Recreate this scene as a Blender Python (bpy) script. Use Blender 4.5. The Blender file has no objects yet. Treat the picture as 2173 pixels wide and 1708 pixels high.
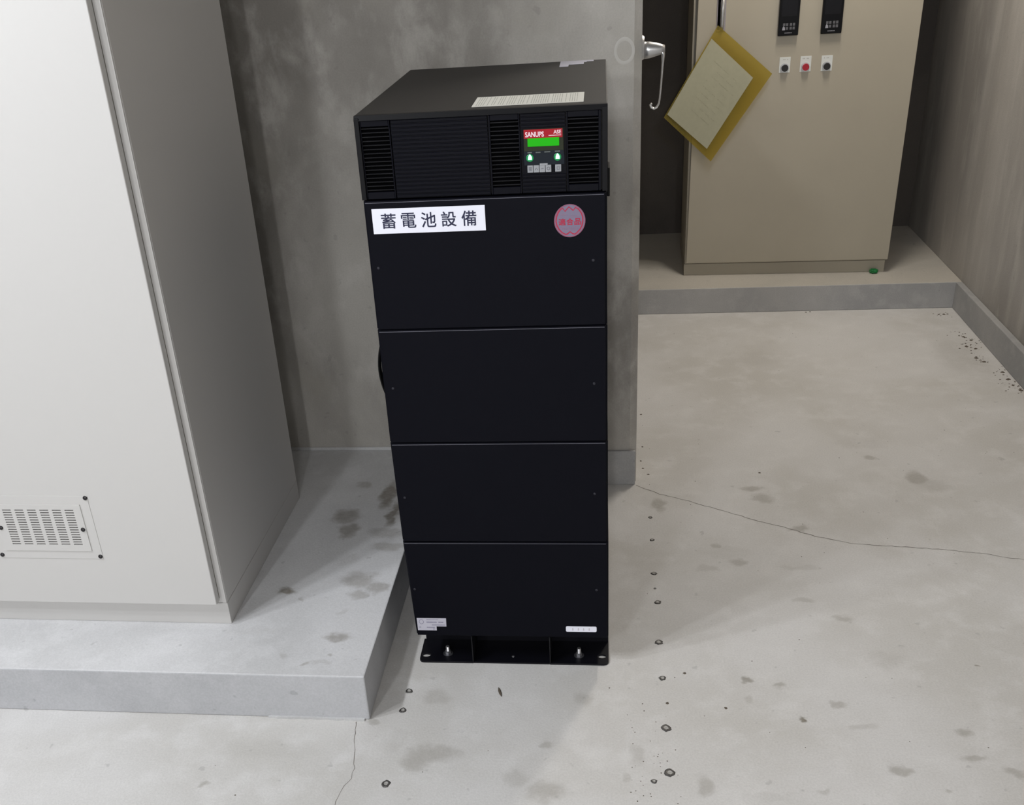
import bpy, bmesh, math, random
from mathutils import Matrix, Vector
random.seed(7)
C = bpy.context.scene.collection
sc = bpy.context.scene

# ---------------------------------------------------------------- camera
EYE = Vector((0.0, 0.0, 1.5))
YAW, PITCH, ROLL = -0.1520, 0.4983, -0.0726
cy_, sy_, cp_, sp_, cr_, sr_ = (math.cos(YAW), math.sin(YAW), math.cos(PITCH), math.sin(PITCH), math.cos(ROLL), math.sin(ROLL))
fwd = Vector((sy_*cp_, cy_*cp_, -sp_))
rgt = Vector((cy_, -sy_, 0))
up0 = rgt.cross(fwd)
r2 = rgt*cr_ + up0*sr_
u2 = up0*cr_ - rgt*sr_
cd = bpy.data.cameras.new('camera')
cam = bpy.data.objects.new('camera', cd)
C.objects.link(cam)
M3 = Matrix((r2, u2, -fwd)).transposed()
cam.matrix_world = Matrix.Translation(EYE) @ M3.to_4x4()
cd.sensor_fit = 'HORIZONTAL'
cd.sensor_width = 36.0
cd.lens = 2221.6*36.0/2173.0
cd.shift_x = (1086.5-993.13)/2173.0
cd.shift_y = (1051.83-854.0)/2173.0
cd.clip_start = 0.02
sc.camera = cam

# ---------------------------------------------------------------- world, lights, exposure
w = bpy.data.worlds.new('world')
sc.world = w
w.use_nodes = True
w.node_tree.nodes['Background'].inputs[0].default_value = (0.6, 0.65, 0.7, 1)
w.node_tree.nodes['Background'].inputs[1].default_value = 0.05

def lamp_row(x, y, z, length, power, col, n=3):
    """a row of small round lamps along y, for fluorescent tubes and added fill lights"""
    for i in range(n):
        l = bpy.data.lights.new('tube_or_fill_lamp', 'POINT')
        l.energy = power/n
        l.color = col
        l.shadow_soft_size = 0.07
        o = bpy.data.objects.new('tube_or_fill_lamp', l)
        o.location = (x, y+length*((i+0.5)/n-0.5), z)
        C.objects.link(o)

lamp_row(-1.85, 0.75, 2.50, 1.1, 156, (0.93, 0.955, 1.0))
lamp_row(-1.30, -1.9, 2.45, 1.1, 115, (0.94, 0.965, 1.0))
lamp_row(0.35, -2.2, 2.40, 0.8, 62, (0.97, 0.975, 1.0))  # unseen fill light, added to brighten the wall end and nearby floor
lamp_row(-0.10, -2.8, 1.90, 0.3, 115, (0.97, 0.975, 1.0))  # unseen low fill behind the camera, added to lift the tones
lamp_row(0.72, 3.85, 2.45, 0.6, 74, (1.0, 0.93, 0.84))

sc.view_settings.view_transform = 'Standard'
sc.view_settings.look = 'None'
sc.view_settings.exposure = 0.0
sc.view_settings.gamma = 1.0
sc.view_settings.use_curve_mapping = False

# ---------------------------------------------------------------- materials
def lin(*c):
    return tuple(((v/255)/12.92 if v/255 <= 0.04045 else ((v/255+0.055)/1.055)**2.4) for v in c) + (1.0,)

def new_mat(name):
    m = bpy.data.materials.new(name)
    m.use_nodes = True
    return m, m.node_tree.nodes, m.node_tree.links, m.node_tree.nodes['Principled BSDF']

def plain(name, col, rough=0.5, metal=0.0, spec=0.5, noise=0.0, nscale=400, bump=0.0, coat=0.0, emit=None, estr=0.0):
    m, N, L, b = new_mat(name)
    b.inputs['Base Color'].default_value = col
    b.inputs['Roughness'].default_value = rough
    b.inputs['Metallic'].default_value = metal
    b.inputs['Specular IOR Level'].default_value = spec
    b.inputs['Coat Weight'].default_value = coat
    b.inputs['Coat Roughness'].default_value = 0.12
    if emit:
        b.inputs['Emission Color'].default_value = emit
        b.inputs['Emission Strength'].default_value = estr
    if noise or bump:
        tc = N.new('ShaderNodeTexCoord')
        n = N.new('ShaderNodeTexNoise')
        n.inputs['Scale'].default_value = nscale
        n.inputs['Detail'].default_value = 3
        L.new(tc.outputs['Object'], n.inputs['Vector'])
        if noise:
            mr = N.new('ShaderNodeMapRange')
            mr.inputs['From Min'].default_value = 0.3
            mr.inputs['From Max'].default_value = 0.7
            mr.inputs['To Min'].default_value = 1-noise
            mr.inputs['To Max'].default_value = 1+noise
            L.new(n.outputs['Fac'], mr.inputs['Value'])
            vm = N.new('ShaderNodeVectorMath')
            vm.operation = 'SCALE'
            vm.inputs[0].default_value = col[:3]
            L.new(mr.outputs[0], vm.inputs['Scale'])
            L.new(vm.outputs[0], b.inputs['Base Color'])
        if bump:
            bp = N.new('ShaderNodeBump')
            bp.inputs['Strength'].default_value = bump
            bp.inputs['Distance'].default_value = 0.001
            L.new(n.outputs['Fac'], bp.inputs['Height'])
            L.new(bp.outputs[0], b.inputs['Normal'])
    return m

def concrete(name, c1, c2, c3=None, big=1.2, stretch=(1, 1, 1), fine=0.06, bump=0.25, rough=0.75, blobs=None, stain=None, speck=0.35, pits=True, warm=None):
    """poured concrete: broad mottling, finer clouding, grain, specks and the stains that have a place of their own"""
    m, N, L, b = new_mat(name)
    b.inputs['Roughness'].default_value = rough
    b.inputs['Specular IOR Level'].default_value = 0.35
    tc = N.new('ShaderNodeTexCoord')
    co = tc.outputs['Object']
    mp = N.new('ShaderNodeMapping')
    mp.inputs['Scale'].default_value = stretch
    L.new(co, mp.inputs['Vector'])
    def noise(scale, detail, vec, rough_=0.55, dist=0.0):
        n = N.new('ShaderNodeTexNoise')
        n.inputs['Scale'].default_value = scale
        n.inputs['Detail'].default_value = detail
        n.inputs['Roughness'].default_value = rough_
        n.inputs['Distortion'].default_value = dist
        L.new(vec, n.inputs['Vector'])
        return n.outputs['Fac']
    def mr(v, a, c, d=0.0, e=1.0, smooth=True):
        r = N.new('ShaderNodeMapRange')
        if smooth:
            r.interpolation_type = 'SMOOTHSTEP'
        r.inputs['From Min'].default_value = a
        r.inputs['From Max'].default_value = c
        r.inputs['To Min'].default_value = d
        r.inputs['To Max'].default_value = e
        L.new(v, r.inputs['Value'])
        return r.outputs['Result']
    def mix(f, a, c, blend='MIX'):
        x = N.new('ShaderNodeMix')
        x.data_type = 'RGBA'
        x.blend_type = blend
        if isinstance(f, float):
            x.inputs['Factor'].default_value = f
        else:
            L.new(f, x.inputs['Factor'])
        for s, v in (('A', a), ('B', c)):
            k = 6 if s == 'A' else 7
            if isinstance(v, tuple):
                x.inputs[k].default_value = v
            else:
                L.new(v, x.inputs[k])
        return x.outputs[2]
    n1 = noise(big, 5, mp.outputs[0], 0.55, 0.4)
    n2 = noise(big*6, 6, mp.outputs[0], 0.6, 0.2)
    n3 = noise(220, 3, co, 0.6)
    col = mix(mr(n1, 0.36, 0.64), c1, c2)
    if c3:
        col = mix(mr(n2, 0.45, 0.72, 0, 0.6), col, c3)
    g = mr(n3, 0.3, 0.7, 1-fine, 1+fine, False)
    vs = N.new('ShaderNodeVectorMath')
    vs.operation = 'SCALE'
    L.new(col, vs.inputs[0])
    L.new(g, vs.inputs['Scale'])
    col = vs.outputs[0]
    if warm:
        col = mix(mr(noise(big*1.7, 4, mp.outputs[0], 0.6, 0.6), 0.52, 0.7, 0, 0.55), col, warm)
    if pits:
        n4 = noise(34, 2, co, 0.5)
        col = mix(mr(n4, 0.69, 0.76, 0, speck), col, tuple(v*0.45 for v in c1[:3])+(1,))
    if blobs:
        # soft damp marks; the coordinates are bent by noise so that their rims are irregular
        nn = N.new('ShaderNodeTexNoise')
        nn.inputs['Scale'].default_value = 26
        nn.inputs['Detail'].default_value = 3
        L.new(co, nn.inputs['Vector'])
        sb = N.new('ShaderNodeVectorMath')
        sb.operation = 'SUBTRACT'
        L.new(nn.outputs['Color'], sb.inputs[0])
        sb.inputs[1].default_value = (0.5, 0.5, 0.5)
        ma = N.new('ShaderNodeVectorMath')
        ma.operation = 'MULTIPLY_ADD'
        L.new(sb.outputs[0], ma.inputs[0])
        ma.inputs[1].default_value = (0.05, 0.05, 0)
        L.new(co, ma.inputs[2])
        prev = None
        for (x, y, a, c, s) in blobs:
            q = N.new('ShaderNodeVectorMath')
            q.operation = 'MULTIPLY_ADD'
            L.new(ma.outputs[0], q.inputs[0])
            q.inputs[1].default_value = (1/a, 1/c, 0)
            q.inputs[2].default_value = (-x/a, -y/c, 0)
            ln = N.new('ShaderNodeVectorMath')
            ln.operation = 'LENGTH'
            L.new(q.outputs[0], ln.inputs[0])
            f = mr(ln.outputs['Value'], 1.25, 0.45, 0, min(s, 1.3)*0.78)
            if prev is None:
                prev = f
            else:
                mx = N.new('ShaderNodeMath')
                mx.operation = 'MAXIMUM'
                L.new(prev, mx.inputs[0])
                L.new(f, mx.inputs[1])
                prev = mx.outputs[0]
        mod = mr(noise(60, 3, co), 0.25, 0.6, 0.75, 1.0)
        pm = N.new('ShaderNodeMath')
        pm.operation = 'MULTIPLY'
        L.new(prev, pm.inputs[0])
        L.new(mod, pm.inputs[1])
        col = mix(pm.outputs[0], col, stain)
    L.new(col, b.inputs['Base Color'])
    bp = N.new('ShaderNodeBump')
    bp.inputs['Strength'].default_value = bump
    bp.inputs['Distance'].default_value = 0.002
    L.new(n3, bp.inputs['Height'])
    L.new(bp.outputs[0], b.inputs['Normal'])
    return m

FLOOR_STAINS = [(-0.3539, 1.6164, 0.0539, 0.0278, 0.5), (-0.3954, 1.5979, 0.0293, 0.0357, 0.5), (-0.1201, 1.5241, 0.0387, 0.033, 0.5), (-0.183, 1.5569, 0.0244, 0.0262, 0.25), (-0.1269, 1.6551, 0.0136, 0.0127, 0.45), (0.056, 1.6333, 0.0189, 0.0303, 0.3), (-0.0521, 1.8023, 0.0245, 0.0221, 0.35), (-0.3799, 1.7955, 0.0316, 0.0256, 0.3), (0.4154, 2.7684, 0.0349, 0.0174, 0.6), (0.4392, 2.7116, 0.0369, 0.028, 0.5), (0.1423, 2.6693, 0.0214, 0.0388, 0.6), (0.8915, 2.8321, 0.0288, 0.047, 0.6), (0.5164, 2.5392, 0.0273, 0.0151, 0.6), (0.3334, 2.3688, 0.0288, 0.0206, 0.5), (0.2526, 2.3356, 0.0358, 0.0135, 0.25), (0.2862, 2.4479, 0.0148, 0.0145, 0.45), (0.4894, 2.3398, 0.0584, 0.0134, 0.2), (0.5482, 2.1241, 0.0271, 0.0135, 0.4), (0.304, 1.8821, 0.0132, 0.0099, 0.9), (0.3721, 1.8636, 0.015, 0.0113, 0.6), (0.2964, 1.8226, 0.0139, 0.0157, 0.3), (0.484, 1.8039, 0.0174, 0.0123, 0.5), (0.7153, 1.7333, 0.0202, 0.0129, 0.6), (0.7126, 1.6512, 0.0249, 0.0134, 0.6), (0.568, 1.6115, 0.0231, 0.0157, 0.6), (0.7776, 1.6168, 0.0226, 0.013, 0.5), (0.1857, 1.5526, 0.018, 0.0281, 0.5), (0.411, 1.5489, 0.0141, 0.0088, 0.35), (0.6444, 1.5611, 0.0103, 0.0087, 0.45), (0.7882, 2.9701, 0.0192, 0.0159, 0.5), (0.5185, 1.7373, 0.0319, 0.0116, 0.3), (0.4081, 1.7572, 0.0086, 0.0089, 1.3), (0.8014, 1.9431, 0.0059, 0.005, 0.9), (-0.818, 1.5017, 0.0098, 0.0078, 0.6), (0.4757, 2.1931, 0.0268, 0.0122, 0.35), (0.9262, 2.7883, 0.0515, 0.0401, 0.25), (-0.4452, 1.6554, 0.0261, 0.0433, 0.15), (-0.7218, 1.6131, 0.1215, 0.0284, 0.12), (0.3122, 1.5314, 0.0528, 0.0149, 0.15), (0.0361, 1.5678, 0.0111, 0.0104, 0.3), (0.6151, 1.9655, 0.0507, 0.0344, 0.15), (0.3082, 2.4198, 0.0731, 0.0332, 0.15), (0.2277, 2.0233, 0.0646, 0.0366, 0.1), (-0.5075, 1.7115, 0.0145, 0.0121, 0.5), (0.7874, 3.0689, 0.0844, 0.047, 0.15), (0.5431, 3.802, 0.1197, 0.0768, 0.12), (1.2751, 3.7743, 0.0962, 0.1847, 0.25)]
PLAT_STAINS = [(-0.7714, 2.0313, 0.0268, 0.0181, 1.1), (-0.7041, 2.3992, 0.0418, 0.0409, 0.8), (-0.6811, 2.3245, 0.028, 0.0438, 0.8), (-0.5987, 2.0847, 0.0467, 0.0414, 0.6), (-0.5537, 2.0526, 0.0299, 0.0303, 0.6), (-0.5916, 2.0234, 0.0251, 0.0198, 0.5), (-0.6044, 1.8543, 0.0323, 0.021, 0.7), (-0.5773, 2.313, 0.0502, 0.0289, 0.4), (-0.5542, 2.2425, 0.0539, 0.023, 0.5), (-0.6092, 2.5202, 0.0242, 0.0822, 1.0), (-0.5765, 2.4136, 0.0181, 0.0666, 1.0), (-0.6893, 2.5798, 0.0165, 0.0228, 0.5), (-0.6051, 1.7887, 0.0084, 0.0067, 0.45), (-0.6493, 1.7539, 0.0104, 0.0081, 0.5), (-0.7056, 1.7853, 0.0149, 0.0084, 0.3), (-0.6478, 2.1735, 0.0363, 0.0264, 0.15), (-0.6095, 1.9492, 0.0134, 0.015, 0.2), (-0.7256, 2.0043, 0.0092, 0.0079, 0.4), (-0.6189, 1.7583, 0.0312, 0.0082, 0.2), (-0.8012, 1.8698, 0.0662, 0.0179, 0.1), (-0.6466, 2.1956, 0.0122, 0.0134, 0.2)]

m_floor = concrete('floor_concrete', (0.64, 0.63, 0.62, 1), (0.56, 0.545, 0.52, 1), (0.69, 0.68, 0.67, 1), big=1.6, blobs=FLOOR_STAINS, stain=(0.23, 0.21, 0.175, 1), rough=0.62, speck=0.3)
m_plat = concrete('platform_concrete', (0.66, 0.66, 0.67, 1), (0.57, 0.57, 0.575, 1), (0.69, 0.69, 0.70, 1), big=2.2, blobs=PLAT_STAINS, stain=(0.19, 0.165, 0.13, 1), rough=0.65, speck=0.35)
m_platB = concrete('rear_platform_concrete', (0.50, 0.47, 0.42, 1), (0.44, 0.42, 0.38, 1), None, big=2.0, rough=0.7)
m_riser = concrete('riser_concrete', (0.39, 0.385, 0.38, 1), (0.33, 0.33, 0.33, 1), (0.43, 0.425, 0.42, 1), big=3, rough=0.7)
m_wall = concrete('wall_concrete', (0.43, 0.41, 0.375, 1), (0.235, 0.22, 0.20, 1), (0.51, 0.49, 0.455, 1), big=1.9, stretch=(1, 1, 0.6), rough=0.68, fine=0.05, speck=0.25, warm=(0.36, 0.34, 0.295, 1))
m_wallR = concrete('side_wall_concrete', (0.40, 0.375, 0.345, 1), (0.31, 0.292, 0.27, 1), (0.47, 0.445, 0.41, 1), big=1.5, stretch=(1, 1.5, 0.35), rough=0.7, fine=0.07, speck=0.2)
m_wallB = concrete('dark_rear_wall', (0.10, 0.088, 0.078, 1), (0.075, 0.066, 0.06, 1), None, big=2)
m_ceil = plain('ceiling_paint', (0.13, 0.128, 0.12, 1), 0.8, noise=0.05, nscale=8)
m_crack = plain('crack_dark', (0.16, 0.14, 0.12, 1), 0.9)
m_beige = plain('beige_cabinet_paint', (0.55, 0.54, 0.525, 1), 0.34, spec=0.5, bump=0.04, nscale=300)
m_beige2 = plain('warm_beige_cabinet_paint', (0.375, 0.34, 0.27, 1), 0.42, noise=0.02, nscale=5, bump=0.04)
m_gasket = plain('grey_rubber_gasket', (0.20, 0.19, 0.165, 1), 0.7)
m_slotback = plain('vent_filter_grey', (0.11, 0.105, 0.10, 1), 0.9, noise=0.4, nscale=160)
m_screw = plain('dark_screw', (0.035, 0.033, 0.035, 1), 0.35, metal=0.6)
m_black = plain('black_powder_coat', (0.0018, 0.0020, 0.0050, 1), 0.5, spec=0.10, bump=0.10, nscale=900)
m_blacktop = plain('black_textured_case', (0.016, 0.014, 0.012, 1), 0.55, spec=0.35, bump=0.35, nscale=1200)
m_edge = plain('edge_highlight_grey', (0.13, 0.13, 0.16, 1), 0.4)  # pale grey of the highlight painted along the plate edges
m_rim = plain('black_rim', (0.0040, 0.0040, 0.0050, 1), 0.5, spec=0.18, bump=0.2, nscale=1200)
m_plastic = plain('black_bezel_plastic', (0.0018, 0.0020, 0.0050, 1), 0.45, spec=0.12)
m_slat = plain('black_slat_plastic', (0.0035, 0.0035, 0.005, 1), 0.45, spec=0.2)
m_void = plain('vent_void', (0.0015, 0.0015, 0.0018, 1), 0.95, spec=0.05)
m_rubber = plain('black_rubber', (0.004, 0.004, 0.004, 1), 0.7, spec=0.2)
m_base = plain('black_base_steel', (0.0035, 0.0035, 0.006, 1), 0.4, spec=0.25)
m_zinc = plain('zinc_steel', (0.62, 0.62, 0.64, 1), 0.3, metal=0.9)
m_alu = plain('cast_aluminium', (0.55, 0.55, 0.55, 1), 0.33, metal=0.85, bump=0.05, nscale=300)
m_white = plain('white_label', (0.80, 0.81, 0.90, 1), 0.45)
m_ink = plain('navy_ink', (0.012, 0.014, 0.05, 1), 0.6)
m_silver = plain('silver_label', (0.50, 0.49, 0.56, 1), 0.45)
m_inkpale = plain('faded_print', (0.24, 0.23, 0.32, 1), 0.7)
m_cream = plain('cream_label', (0.66, 0.65, 0.59, 1), 0.6)
m_creamink = plain('cream_label_print', (0.36, 0.36, 0.32, 1), 0.7)
m_mauve = plain('mauve_sticker', (0.20, 0.17, 0.25, 1), 0.5, spec=0.3)
m_red = plain('sticker_red', (0.42, 0.022, 0.06, 1), 0.5, spec=0.3)
m_mauvedark = plain('sticker_small_print', (0.26, 0.16, 0.24, 1), 0.6)
m_banner = plain('banner_red', (0.36, 0.008, 0.018, 1), 0.45, spec=0.2)
m_bannertxt = plain('banner_white', (0.85, 0.62, 0.68, 1), 0.5)
m_lcdframe = plain('lcd_surround', (0.022, 0.026, 0.014, 1), 0.4, spec=0.2)
m_panelblue = plain('panel_slate', (0.006, 0.010, 0.016, 1), 0.45, spec=0.2)
m_lcd = plain('green_screen', (0.002, 0.01, 0.001, 1), 0.4, spec=0.2, emit=lin(26, 180, 0), estr=1.0)
m_led = plain('green_led', (0.3, 1, 0.6, 1), 0.3, emit=(0.35, 1.0, 0.62, 1), estr=3.0)
m_ledhalo = plain('green_led_halo', (0.0, 0.10, 0.03, 1), 0.3, emit=(0.0, 0.16, 0.035, 1), estr=1.0)
m_key = plain('grey_key', (0.29, 0.30, 0.32, 1), 0.5)
m_keyink = plain('key_print', (0.11, 0.11, 0.13, 1), 0.6)
m_redbtn = plain('red_button', (0.36, 0.006, 0.02, 1), 0.3)
m_blkbtn = plain('black_button', (0.006, 0.005, 0.004, 1), 0.35)
m_plate = plain('button_name_plate', (0.62, 0.64, 0.62, 1), 0.4)
m_ctrl = plain('controller_black', (0.003, 0.003, 0.004, 1), 0.35, spec=0.15)
m_ctrlkey = plain('controller_key', (0.09, 0.09, 0.10, 1), 0.5)
m_ctrllite = plain('controller_marking', (0.30, 0.30, 0.34, 1), 0.5)
m_lockmetal = plain('lock_handle_metal', (0.30, 0.27, 0.29, 1), 0.4, metal=0.5)
m_paper = plain('pale_sheet', (0.38, 0.37, 0.265, 1), 0.6, noise=0.03, nscale=60)
m_green = plain('green_plastic', (0.0, 0.16, 0.035, 1), 0.4, bump=0.6, nscale=90)
m_dirt = plain('dirt', (0.10, 0.08, 0.06, 1), 0.9)
m_mortar = concrete('mortar', (0.55, 0.55, 0.55, 1), (0.47, 0.47, 0.47, 1), None, big=6)

def sleeve_material():
    m, N, L, b = new_mat('yellow_translucent_sleeve')
    b.inputs['Base Color'].default_value = (0.40, 0.33, 0.07, 1)
    b.inputs['Roughness'].default_value = 0.35
    t = N.new('ShaderNodeBsdfTransparent')
    t.inputs['Color'].default_value = (0.93, 0.84, 0.46, 1)
    mx = N.new('ShaderNodeMixShader')
    mx.inputs['Fac'].default_value = 0.24
    L.new(t.outputs[0], mx.inputs[1])
    L.new(b.outputs[0], mx.inputs[2])
    L.new(mx.outputs[0], N['Material Output'].inputs['Surface'])
    return m
m_sleeve = sleeve_material()

# ---------------------------------------------------------------- helpers
def finish(name, bm, mat, parent=None, smooth=False, loc=None):
    me = bpy.data.meshes.new(name)
    bmesh.ops.recalc_face_normals(bm, faces=bm.faces)
    if smooth:
        for f in bm.faces:
            f.smooth = True
    bm.to_mesh(me)
    bm.free()
    me.materials.append(mat)
    o = bpy.data.objects.new(name, me)
    C.objects.link(o)
    if parent:
        o.parent = parent
    if loc:
        o.location = loc
    return o

def add_box(bm, x0, x1, y0, y1, z0, z1, bev=0.0, seg=2):
    t = bmesh.new()
    bmesh.ops.create_cube(t, size=1.0)
    for v in t.verts:
        v.co = Vector(((x0+x1)/2+v.co.x*(x1-x0), (y0+y1)/2+v.co.y*(y1-y0), (z0+z1)/2+v.co.z*(z1-z0)))
    if bev:
        bmesh.ops.bevel(t, geom=t.edges[:], offset=bev, segments=seg, profile=0.5, affect='EDGES')
    join(bm, t)

def join(bm, t):
    mp = {}
    for v in t.verts:
        mp[v] = bm.verts.new(v.co)
    for f in t.faces:
        bm.faces.new([mp[v] for v in f.verts])
    t.free()

def box(name, x0, x1, y0, y1, z0, z1, mat, parent=None, bev=0.0, seg=2):
    bm = bmesh.new()
    add_box(bm, x0, x1, y0, y1, z0, z1, bev, seg)
    return finish(name, bm, mat, parent)

def add_cyl(bm, p, axis, r0, r1, h, n=20):
    """frustum from p along axis; r0 at p"""
    a = Vector(axis).normalized()
    u = a.orthogonal().normalized()
    v = a.cross(u)
    p = Vector(p)
    A = [bm.verts.new(p+(u*math.cos(2*math.pi*i/n)+v*math.sin(2*math.pi*i/n))*r0) for i in range(n)]
    B = [bm.verts.new(p+a*h+(u*math.cos(2*math.pi*i/n)+v*math.sin(2*math.pi*i/n))*r1) for i in range(n)]
    for i in range(n):
        bm.faces.new((A[i], A[(i+1) % n], B[(i+1) % n], B[i]))
    bm.faces.new(A[::-1])
    bm.faces.new(B)

def add_prism(bm, pts, y0, y1):
    """closed outline in x,z swept from y0 to y1"""
    A = [bm.verts.new((x, y0, z)) for x, z in pts]
    B = [bm.verts.new((x, y1, z)) for x, z in pts]
    n = len(pts)
    bm.faces.new(A)
    bm.faces.new(B[::-1])
    for i in range(n):
        bm.faces.new((A[i], B[i], B[(i+1) % n], A[(i+1) % n]))

def add_flat(bm, pts, z0, z1):
    """closed outline in x,y swept from z0 to z1"""
    A = [bm.verts.new((x, y, z0)) for x, y in pts]
    B = [bm.verts.new((x, y, z1)) for x, y in pts]
    n = len(pts)
    bm.faces.new(A[::-1])
    bm.faces.new(B)
    for i in range(n):
        bm.faces.new((A[i], A[(i+1) % n], B[(i+1) % n], B[i]))

def add_sweep(bm, pts, secs, up=(0, 0, 1), n=10):
    """elliptic sections (a,b) swept along a polyline"""
    pts = [Vector(p) for p in pts]
    rings = []
    for i, p in enumerate(pts):
        d = (pts[min(i+1, len(pts)-1)]-pts[max(i-1, 0)]).normalized()
        s = d.cross(Vector(up))
        if s.length < 1e-4:
            s = Vector((1, 0, 0))
        s.normalize()
        t = s.cross(d)
        a, b = secs[i]
        rings.append([bm.verts.new(p+s*a*math.cos(2*math.pi*k/n)+t*b*math.sin(2*math.pi*k/n)) for k in range(n)])
    for i in range(len(rings)-1):
        for k in range(n):
            bm.faces.new((rings[i][k], rings[i][(k+1) % n], rings[i+1][(k+1) % n], rings[i+1][k]))
    bm.faces.new(rings[0][::-1])
    bm.faces.new(rings[-1])

def add_strip(bm, pts, w, y, closed=False):
    """a flat painted line in the x,z plane at depth y"""
    n = len(pts)
    P = [Vector((p[0], p[1])) for p in pts]
    L_, R_ = [], []
    for i in range(n):
        a = P[(i-1) % n] if (closed or i > 0) else P[i]
        b = P[(i+1) % n] if (closed or i < n-1) else P[i]
        d = (b-a)
        d.normalize()
        nn = Vector((-d.y, d.x))
        L_.append(bm.verts.new((P[i].x+nn.x*w/2, y, P[i].y+nn.y*w/2)))
        R_.append(bm.verts.new((P[i].x-nn.x*w/2, y, P[i].y-nn.y*w/2)))
    for i in range(n if closed else n-1):
        j = (i+1) % n
        bm.faces.new((L_[i], L_[j], R_[j], R_[i]))

def text_pts(s, bold=0.0):
    cu = bpy.data.curves.new('lettering', 'FONT')
    cu.body = s
    cu.size = 1.0
    cu.offset = bold
    cu.resolution_u = 3
    o = bpy.data.objects.new('lettering', cu)
    C.objects.link(o)
    bpy.context.view_layer.update()
    dg = bpy.context.evaluated_depsgraph_get()
    me = bpy.data.meshes.new_from_object(o.evaluated_get(dg))
    V = [v.co.copy() for v in me.vertices]
    F = [tuple(p.vertices) for p in me.polygons]
    bpy.data.objects.remove(o)
    bpy.data.curves.remove(cu)
    bpy.data.meshes.remove(me)
    return V, F

def add_text(bm, s, x0, x1, z0, z1, y, bold=0.0, place=None, heavy=0.0):
    """flat print fitted in a rectangle of the x,z plane; heavy prints it again, shifted a little"""
    if heavy:
        for k, (a, b) in enumerate(((heavy, 0), (0, heavy), (heavy, heavy))):
            add_text(bm, s, x0+a, x1+a, z0+b, z1+b, y-0.00002*(k+1), bold, place)
    V, F = text_pts(s, bold)
    ax, bx = min(v.x for v in V), max(v.x for v in V)
    ay, by = min(v.y for v in V), max(v.y for v in V)
    nv = []
    for v in V:
        x = x0+(v.x-ax)/(bx-ax)*(x1-x0)
        z = z0+(v.y-ay)/(by-ay)*(z1-z0)
        nv.append(bm.verts.new(place(x, z) if place else (x, y, z)))
    for f in F:
        try:
            bm.faces.new([nv[i] for i in f])
        except ValueError:
            pass

def empty(name, label, cat, loc, rz=0.0, group=None):
    o = bpy.data.objects.new(name, None)
    o.empty_display_size = 0.1
    o.location = loc
    o.rotation_euler = (0, 0, rz)
    C.objects.link(o)
    o['label'] = label
    o['category'] = cat
    if group:
        o['group'] = group
    return o

def tag(o, label, cat, group=None):
    o['label'] = label
    o['category'] = cat
    if group:
        o['group'] = group
    return o

def struct(o):
    o['kind'] = 'structure'
    return o

# ---------------------------------------------------------------- the setting
HP, HQ = 0.1166, 0.1081           # heights of the two raised pads
WY = 2.8044                       # face of the wall that ends in the middle of the room
RX = 1.4178                       # right wall
QY = 4.3224                       # front of the rear pad
KY = 5.205                        # back wall
H = 2.75
floor = struct(box('floor', -3.6, RX, -3.2, KY, -0.15, 0, m_floor))
struct(box('ceiling', -3.75, RX+0.15, -3.35, KY+0.15, H, H+0.12, m_ceil))
struct(box('wall_left', -3.75, -3.6, -3.35, KY+0.15, -0.15, H, m_ceil))
struct(box('wall_right', RX, RX+0.15, -3.35, KY+0.15, -0.15, H, m_wallR))
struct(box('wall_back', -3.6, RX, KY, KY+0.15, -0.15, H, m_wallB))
struct(box('wall_front', -3.6, RX, -3.35, -3.2, -0.15, H, m_ceil))

# wall that ends halfway, with a chamfered edge, on a low foot that stands slightly proud
bm = bmesh.new()
add_flat(bm, [(-3.6, WY), (0.062, WY), (0.0815, WY+0.013), (0.0815, WY+0.16), (-3.6, WY+0.16)], 0.0, H)
wall = struct(finish('wall_middle', bm, m_wall))
# round former mark left in the concrete near the wall end
bm = bmesh.new()
cx_, cz_, R0 = 0.0385, 1.2035, 0.0235
ring = [(cx_+R0*math.cos(a)*1.08, cz_+R0*1.35*math.sin(a)) for a in [2*math.pi*i/40 for i in range(40)]]
RI, RO = [], []
for x, z in ring:
    RO.append(bm.verts.new((x, WY-0.0002, z)))
    RI.append(bm.verts.new((cx_+(x-cx_)*0.86, WY-0.0012, cz_+(z-cz_)*0.86)))
RC = [bm.verts.new((cx_+(x-cx_)*0.72, WY-0.0002, cz_+(z-cz_)*0.72)) for x, z in ring]
for i in range(40):
    j = (i+1) % 40
    bm.faces.new((RO[i], RO[j], RI[j], RI[i]))
    bm.faces.new((RI[i], RI[j], RC[j], RC[i]))
m_ring = plain('smooth_cement', (0.47, 0.455, 0.42, 1), 0.6)
finish('former_mark', bm, m_ring, wall, smooth=True)
struct(box('baseboard_middle', -3.6, 0.0785, WY-0.010, WY, 0.0, 0.1115, m_riser, bev=0.002))
struct(box('baseboard_middle', -3.6, -0.5135, WY-0.004, WY, HP, HP+0.010, m_mortar, bev=0.001))
struct(box('baseboard_right', RX-0.0252, RX, -3.2, QY, 0.0, HQ, m_riser, bev=0.003))

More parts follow.
